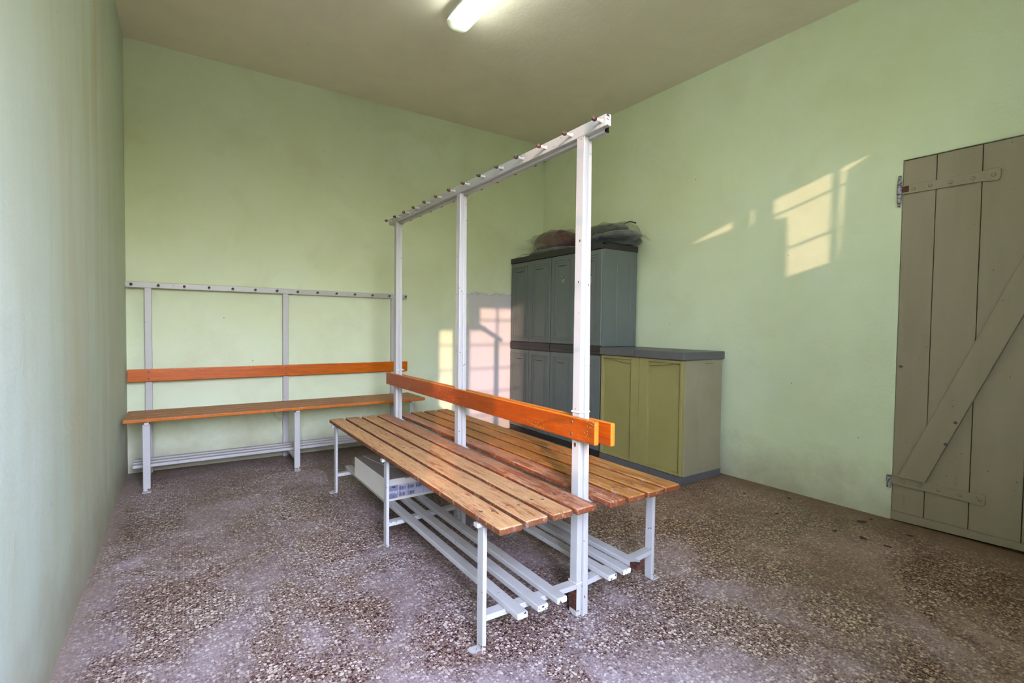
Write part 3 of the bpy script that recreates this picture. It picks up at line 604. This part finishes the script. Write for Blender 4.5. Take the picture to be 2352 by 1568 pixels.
def tall_cabinet(y0, y1, label, stickers):
    XF = 2.755; XB = 3.162 if y0 < 3.2 else 3.145; root = empty('tall_cabinet', (0, 0, 0)); tag(root, label, 'cabinet', None)
    root.location = ((XF + XB) / 2, (y0 + y1) / 2, 0); ox, oy = root.location.x, root.location.y
    g = lambda a_, b_, c_, d_, e, f: (a_ - ox, b_ - ox, c_ - oy, d_ - oy, e, f)
    e = .004
    join_mb([g(XF + .022, XB, y0 + e, y1 - e, .04, .845), g(XF + .022, XB, y0 + e, y1 - e, .87, 1.675)], 'body', m_grey, root, .004)
    join_mb([g(XF + .005, XB + .003, y0 + .001, y1 - .001, 0, .045)], 'plinth', m_black, root, .003)
    join_mb([g(XF - .006, XB + .004, y0, y1, 1.668, 1.718), g(XF - .003, XF + .05, y0, y0 + .02, 1.70, 1.722), ], 'top_cap', m_black, root, .004)
    join_mb([g(XF - .002, XB, y0 + .001, y1 - .001, .822, .888), g(XF - .006, XF, y0 + .01, y1 - .01, .846, .852)], 'middle_band', m_black, root, .004)
    # side ribs on the near side
    for xr in (2.93, 3.09):
        join_mb([g(xr - .003, xr + .003, y0 + e - .0025, y0 + e + .002, .92, 1.62), ], 'side_rib', m_grey, root, .001, 1)
    ym = (y0 + y1) / 2
    for (z0, z1) in ((.05, .815), (.893, 1.664)):
        for (a_, b_) in ((y0 + .004, ym - .002), (ym + .002, y1 - .004)):
            d = MB().box(*g(XF, XF + .022, a_, b_, z0, z1)).build('cabinet_door', m_grey, root, .006, 3)
            mm = MB(); t = .0035
            for ins, inz in ((.042, .035), (.070, .055)):
                p, q, r_, s_ = a_ + ins, b_ - ins, z0 + inz, z1 - inz; t = .005
                for bx in ((p, p + t, r_, s_), (q - t, q, r_, s_), (p, q, r_, r_ + t), (p, q, s_ - t, s_)): mm.box(*g(XF - .0055, XF + .001, bx[0], bx[1], bx[2], bx[3]))
            mm.build('door_moulding', m_grey, d, .002, 2)
            n = 14; pts = [(p + .012 + (q - p - .024) * k / n - oy, s_ - .030) for k in range(n + 1)] + [(p + .012 + (q - p - .024) * (1 - k / n) - oy, s_ - .030 - .010 * math.sin(math.pi * k / n)) for k in range(1, n)]
            MB().prism(pts, 0, XF - .0008 - ox, XF + .0006 - ox).build('finger_grip', m_black, d)
    hz = [(-.5, -.25), (-.35, -.1), (-.42, .1), (-.25, .16), (-.05, .12), (.02, .3), (-.02, .55), (.12, .62), (.18, .42), (.3, .45), (.42, .55), (.5, .42), (.62, .36), (.5, .28), (.38, .3), (.3, .1), (.45, -.05), (.42, -.3), (.35, -.1), (.15, -.02), (-.05, -.08), (-.2, -.2), (-.3, -.4), (-.22, -.15), (-.38, -.12)]
    doors = [c_ for c_ in root.children if c_.name.startswith('cabinet_door')]
    for (dy, z, sc_) in stickers:
        cy = dy - oy; s = MB(); n = 28
        s.prism([(cy - .021 * sc_ * math.cos(2 * math.pi * k / n), z + .033 * sc_ * math.sin(2 * math.pi * k / n)) for k in range(n)], 0, XF - .0006 - ox, XF + .0004 - ox, 0)
        s.prism([(cy - .034 * sc_ * a_, z + .008 * sc_ + .036 * sc_ * b_) for a_, b_ in hz], 0, XF - .0012 - ox, XF - .0006 - ox, 1)
        for k in range(10):
            a0 = math.pi * .2 * k; a1 = math.pi * .2 * (k + 1)
            P_ = lambda a_, r_: (cy - r_ * math.cos(a_) * sc_, z - .022 * sc_ + r_ * math.sin(a_) * sc_)
            s.prism([P_(a0, .0055), P_(a1, .0055), P_(a1, .0068), P_(a0, .0068)], 0, XF - .0012 - ox, XF - .0006 - ox, 1)
        s.build('horse_sticker', [m_disc, m_horse], min(doors, key=lambda q: abs(sum(c_[1] for c_ in q.bound_box) / 8 - cy) + (0 if q.bound_box[0][2] > .5 else 9)))
    return root
tall_cabinet(2.836, 3.486, 'tall grey plastic cabinet with horse stickers, beside the olive cabinet', [(3.315, 1.455, 1.0), (2.985, 1.43, 1.55)])
tall_cabinet(3.490, 4.132, 'tall grey plastic cabinet without stickers, tight in the corner at the back wall', [])

def low_cabinet():
    XF, XB, y0, y1 = 2.725, 3.165, 2.035, 2.80
    root = empty('low_cabinet', ((XF + XB) / 2, (y0 + y1) / 2, 0)); tag(root, 'low plastic cabinet with olive doors, beige sides and a dark grey lid', 'cabinet')
    ox, oy = root.location.x, root.location.y; g = lambda a_, b_, c_, d_, e, f: (a_ - ox, b_ - ox, c_ - oy, d_ - oy, e, f)
    join_mb([g(XF + .028, XB, y0 + .004, y1 - .004, .048, .832)], 'body', m_beige, root, .004)
    join_mb([g(XF - .002, XB + .002, y0, y1, 0, .052)], 'plinth', m_lid, root, .004)
    ld = join_mb([g(XF - .014, XB + .006, y0 - .010, y1 + .004, .829, .884)], 'lid', m_lid, root, .006, 3)
    join_mb([g(XF - .0148, XF + .02, 2.44, 2.443, .833, .882)], 'lid_seam', m_black, ld)
    ym = 2.412
    # near door and far door, each with a recessed field and a thick stile at the middle
    for (a_, b_, st, side) in ((y0 + .004, ym - .002, .080, 1), (ym + .002, y1 - .003, .075, -1)):
        fr = MB(); z0, z1 = .056, .826
        fr.box(*g(XF + .024, XF + .029, a_, b_, z0, z1))
        if side == 1: fr.box(*g(XF, XF + .025, b_ - st, b_, z0, z1)); fr.box(*g(XF, XF + .025, a_, a_ + .022, z0, z1)); ia, ib = a_ + .022, b_ - st
        else: fr.box(*g(XF, XF + .025, a_, a_ + st, z0, z1)); fr.box(*g(XF, XF + .025, b_ - .018, b_, z0, z1)); ia, ib = a_ + st, b_ - .018
        fr.box(*g(XF, XF + .025, ia, ib, z0, z0 + .018)); fr.box(*g(XF, XF + .025, ia, ib, z1 - .020, z1))
        d = fr.build('cabinet_door', m_olive, root, .0035, 2)
        n = 12; w_ = (ib - ia) * .78
        e0, sg_ = (ib, -1) if side == 1 else (ia, 1)
        pts = [(e0 + sg_ * w_ * k / n - oy, z1 - .020) for k in range(n + 1)] + [(e0 + sg_ * w_ * k / n - oy, z1 - .020 - .026 * math.cos(math.pi / 2 * k / n) ** .8) for k in range(n - 1, -1, -1)]
        MB().prism(pts, 0, XF + .010 - ox, XF + .0245 - ox).build('finger_grip', m_olive, d, .001)
    # moulded grip and panel fold on the near side
    n = 12; cx = (2.96 + 3.06) / 2
    pts = [(cx - .05 + .1 * k / n - ox, .805) for k in range(n + 1)] + [(cx + .05 - .1 * k / n - ox, .805 - .010 * math.sin(math.pi * k / n)) for k in range(1, n)]
    MB().prism(pts, 1, y0 + .0032 - oy, y0 + .0045 - oy).build('side_grip', m_lid, root)
    join_mb([g(2.90, 3.08, y0 + .0005, y0 + .005, .085, .80)], 'side_panel', m_beige, root, .003, 2)
low_cabinet()

# ---------------------------------------------------------------- bagged clothes on the tall cabinets
def blob(c, r, seed, amp=.12, sq=.7, nu=56, nv=34, freq=3.2, flat=True, fold=0.0, rot=0.0):
    vs = []; fs = []; R = Matrix.Rotation(rot, 3, 'Z')
    for j in range(nv + 1):
        ph = -math.pi / 2 + math.pi * j / nv
        for i in range(nu):
            th = 2 * math.pi * i / nu
            sg = lambda t_, e: math.copysign(abs(t_) ** e, t_)
            d = Vector((sg(math.cos(ph), sq) * sg(math.cos(th), sq), sg(math.cos(ph), sq) * sg(math.sin(th), sq), sg(math.sin(ph), sq)))
            q = Vector((d.x * r[0], d.y * r[1], d.z * r[2]))
            n_ = noise.fractal(q * freq * 2.2 + Vector((seed, seed * 2.3, 0)), .9, 2.1, 4) + fold * math.sin((q.z * 70 + q.x * 14 + noise.noise(q * 8) * 4))
            q += d.normalized() * n_ * amp * min(r) * 2
            q = R @ q
            z = q.z
            if flat: z = max(z, -r[2] * .98)
            vs.append((c[0] + q.x, c[1] + q.y, c[2] + z))
    for j in range(nv):
        for i in range(nu): fs.append((j * nu + i, j * nu + (i + 1) % nu, (j + 1) * nu + (i + 1) % nu, (j + 1) * nu + i))
    return MB().add(vs, fs, 0, True)
ZT = 1.7195
def sheet(pts, parent, name='loose_film', seed=0, w_=.05):
    mb = MB(); n = len(pts); vs = []; fs = []; k = 8
    for i, (p, q) in enumerate(pts):
        p = Vector(p); q = Vector(q)
        for j in range(k + 1):
            r_ = p.lerp(q, j / k); r_ += Vector((noise.noise(r_ * 30 + Vector((seed, 0, 0))), noise.noise(r_ * 30 + Vector((0, seed, 5))), noise.noise(r_ * 30 + Vector((0, 9, seed))))) * .014; r_.z = max(r_.z, .004); vs.append(r_)
    for i in range(n - 1):
        for j in range(k): a_ = i * (k + 1) + j; fs.append((a_, a_ + 1, a_ + k + 2, a_ + k + 1))
    mb.add(vs, fs, 0, True); return mb.build(name, m_film, parent)
r = empty('bagged_maroon_clothes', (2.95, 3.66, ZT)); tag(r, 'maroon clothes rolled up in a clear plastic bag, on top of the corner cabinet', 'bagged clothes')
blob((0, .0, .125), (.135, .25, .092), 3, .10, .75, fold=.05).build('folded_clothes', m_maroon, r)
blob((0, .03, .033), (.15, .33, .030), 5, .18, .8, fold=.1).build('under_layer', m_midgrey, r)
blob((0, .005, .114), (.158, .285, .108), 11, .16, .8, freq=4).build('clear_bag', m_film, r)
sheet([((-.1, .22, .12), (-.12, .36, .17)), ((-.02, .25, .14), (-.02, .40, .21)), ((.06, .24, .10), (.05, .37, .14))], r, seed=2)
sheet([((-.15, .30, .02), (-.16, .45, .0)), ((-.10, .31, .05), (-.10, .44, .045)), ((0, .33, .04), (.02, .42, .03))], r, seed=4)
sheet([((-.15, -.1, .0), (-.17, -.05, .09)), ((-.155, .02, .0), (-.18, .05, .10)), ((-.155, .14, .0), (-.17, .14, .06))], r, seed=6)
r = empty('bagged_dark_clothes', (2.97, 3.02, ZT)); tag(r, 'charcoal and grey clothes in a clear plastic bag, sagging over the cabinet edge', 'bagged clothes')
blob((.0, .05, .12), (.14, .27, .055), 21, .2, .75, fold=.12).build('folded_clothes', m_dark, r)
blob((.03, -.06, .075), (.16, .25, .045), 25, .2, .8, fold=.1).build('middle_layer', m_midgrey, r)
blob((.05, -.13, .035), (.15, .16, .033), 27, .2, .8, fold=.1).build('lower_layer', m_dark, r)
blob((-.10, .03, .045), (.07, .13, .036), 29, .2, .8, fold=.1).build('rolled_cloth', m_navy, r)
blob((.02, -.01, .095), (.180, .285, .092), 31, .14, .8, freq=4).build('clear_bag', m_film, r)
sheet([((-.15, .10, .0), (-.19, .08, .07)), ((-.155, 0, .0), (-.20, .0, .10)), ((-.15, -.10, .0), (-.18, -.1, .05))], r, seed=8)
sheet([((.12, -.26, .06), (.15, -.36, .02)), ((.04, -.27, .09), (.06, -.38, .05)), ((-.04, -.26, .05), (-.03, -.34, .0))], r, seed=12)
MB().tube([(.06, -.10, .165), (.09, -.10, .175), (.10, -.13, .196), (.11, -.17, .200), (.12, -.21, .185), (.12, -.22, .18)], .006, 8).build('cord', m_dark, r)

# ---------------------------------------------------------------- ceiling lamp and dome
def lamp():
    root = empty('ceiling_lamp', (1.405, 2.1, ZC)); tag(root, 'lit twin-tube fluorescent ceiling lamp with a clear cover', 'ceiling lamp')
    L0, L1 = -.62, .655
    tr = MB(); tr.prism([(-.066, 0), (.066, 0), (.066, -.040), (.062, -.040), (.058, -.030), (-.058, -.030), (-.062, -.040), (-.066, -.040)], 1, L0, L1); tr.build('lamp_tray', m_tray, root, .003)
    for x in (-.028, .028):
        MB().tube([(x, L0 + .05, -.066), (x, L1 - .045, -.066)], .0130, 14).build('fluorescent_tube', m_tube, root)
        for a_, b_ in ((L0 + .022, L0 + .05), (L1 - .045, L1 - .018)): MB().box(x - .011, x + .011, a_, b_, -.078, -.026).build('lamp_holder', m_tray, root, .003)
    prof = []; n = 16
    for k in range(n + 1):
        a_ = math.pi * k / n; prof.append((-.070 * math.copysign(abs(math.cos(a_)) ** .55, math.cos(a_)), -.024 - .072 * math.sin(a_) ** .6))
    vs = []; fs = []; ys = [L0, L0 + .012, L0 + .03] + [L0 + .03 + (L1 - L0 - .06) * k / 8 for k in range(1, 8)] + [L1 - .03, L1 - .012, L1]
    for i, y in enumerate(ys):
        e = {0: .72, 1: .92, len(ys) - 1: .72, len(ys) - 2: .92}.get(i, 1.0)
        for (px, pz) in prof: vs.append((px * (.8 + .2 * e), y, -.024 + (pz + .024) * e))
    m_ = n + 1
    for i in range(len(ys) - 1):
        for k in range(n): fs.append((i * m_ + k, i * m_ + k + 1, (i + 1) * m_ + k + 1, (i + 1) * m_ + k))
    fs += [tuple(range(m_)), tuple((len(ys) - 1) * m_ + k for k in range(m_))]
    MB().add(vs, fs, 0, True).build('clear_cover', m_cover, root)
lamp()
def dome():
    root = empty('ceiling_dome', (3.108, 4.085, 2.783)); tag(root, 'small dark dome sensor high in the far corner', 'dome sensor')
    MB().tube([(.02, .03, .035), (.02, .03, .02), (0, 0, .012)], [.02, .03, .03], 16).build('mount', m_dome_base, root)
    vs = []; fs = []; n = 20; k = 10
    for j in range(k + 1):
        ph = math.pi * j / k
        for i in range(n): a_ = 2 * math.pi * i / n; vs.append((.036 * math.sin(ph) * math.cos(a_), .036 * math.sin(ph) * math.sin(a_), -.004 + .036 * math.cos(ph)))
    for j in range(k):
        for i in range(n): fs.append((j * n + i, j * n + (i + 1) % n, (j + 1) * n + (i + 1) % n, (j + 1) * n + i))
    MB().add(vs, fs, 0, True).build('dark_dome', m_dome, root)
    MB().box(.0, .052, .02, .057, .015, .035).build('wall_arm', m_dome_base, root, .003)
dome()

# ---------------------------------------------------------------- debris near the right wall, string on the back wall
for (x, y, s_, lab) in ((2.944, 1.724, .010, 'dark crumb on the floor, the one nearest the olive cabinet'), (3.10, 1.522, .013, 'dark crumb at the foot of the right wall, between the cabinet and the door'),
                        (2.78, 1.43, .009, 'small dark crumb out on the floor, level with the middle of the bare right wall'), (2.799, 1.142, .011, 'dark crumb on the floor a step in front of the door hinge side'),
                        (3.06, 1.119, .022, 'largest dark dry leaf, lying by the wall just before the door'), (2.825, 1.029, .018, 'dark dry leaf flake out on the floor before the door'),
                        (2.82, .923, .014, 'dark crumb nearest the viewer, before the door'), (3.065, .91, .013, 'dark crumb close under the door bottom rail'), (3.145, 1.105, .010, 'small dark crumb tight against the wall at the door corner')):
    n = 11; vs = [(0, 0, .004)]
    for k in range(n): a_ = 2 * math.pi * k / n; rr = s_ * random.uniform(.45, 1.1); vs.append((rr * math.cos(a_) * 1.5, rr * math.sin(a_), .0006 + random.uniform(0, .002)))
    vs.append((0, 0, 0)); fs = [(0, 1 + k, 1 + (k + 1) % n) for k in range(n)] + [(n + 1, 1 + (k + 1) % n, 1 + k) for k in range(n)]
    o = MB().add(vs, fs).build('dry_leaf', m_leaf, None, loc=(x, y, 0)); o.rotation_euler.z = random.uniform(0, 3); tag(o, lab, 'debris', 'dry crumbs by the right wall')
def yw(x): return yB(x) - .004
sp = [(.473, .375), (.49, .36), (.53, .355), (.575, .36), (.585, .33), (.60, .30), (.625, .29), (.64, .30), (.632, .275), (.61, .28)]
tag(MB().tube([(x, yw(x), z) for x, z in sp], .0022, 6).build('loose_string', m_string), 'thin frayed string dangling on the back wall under the wall bench seat', 'string')
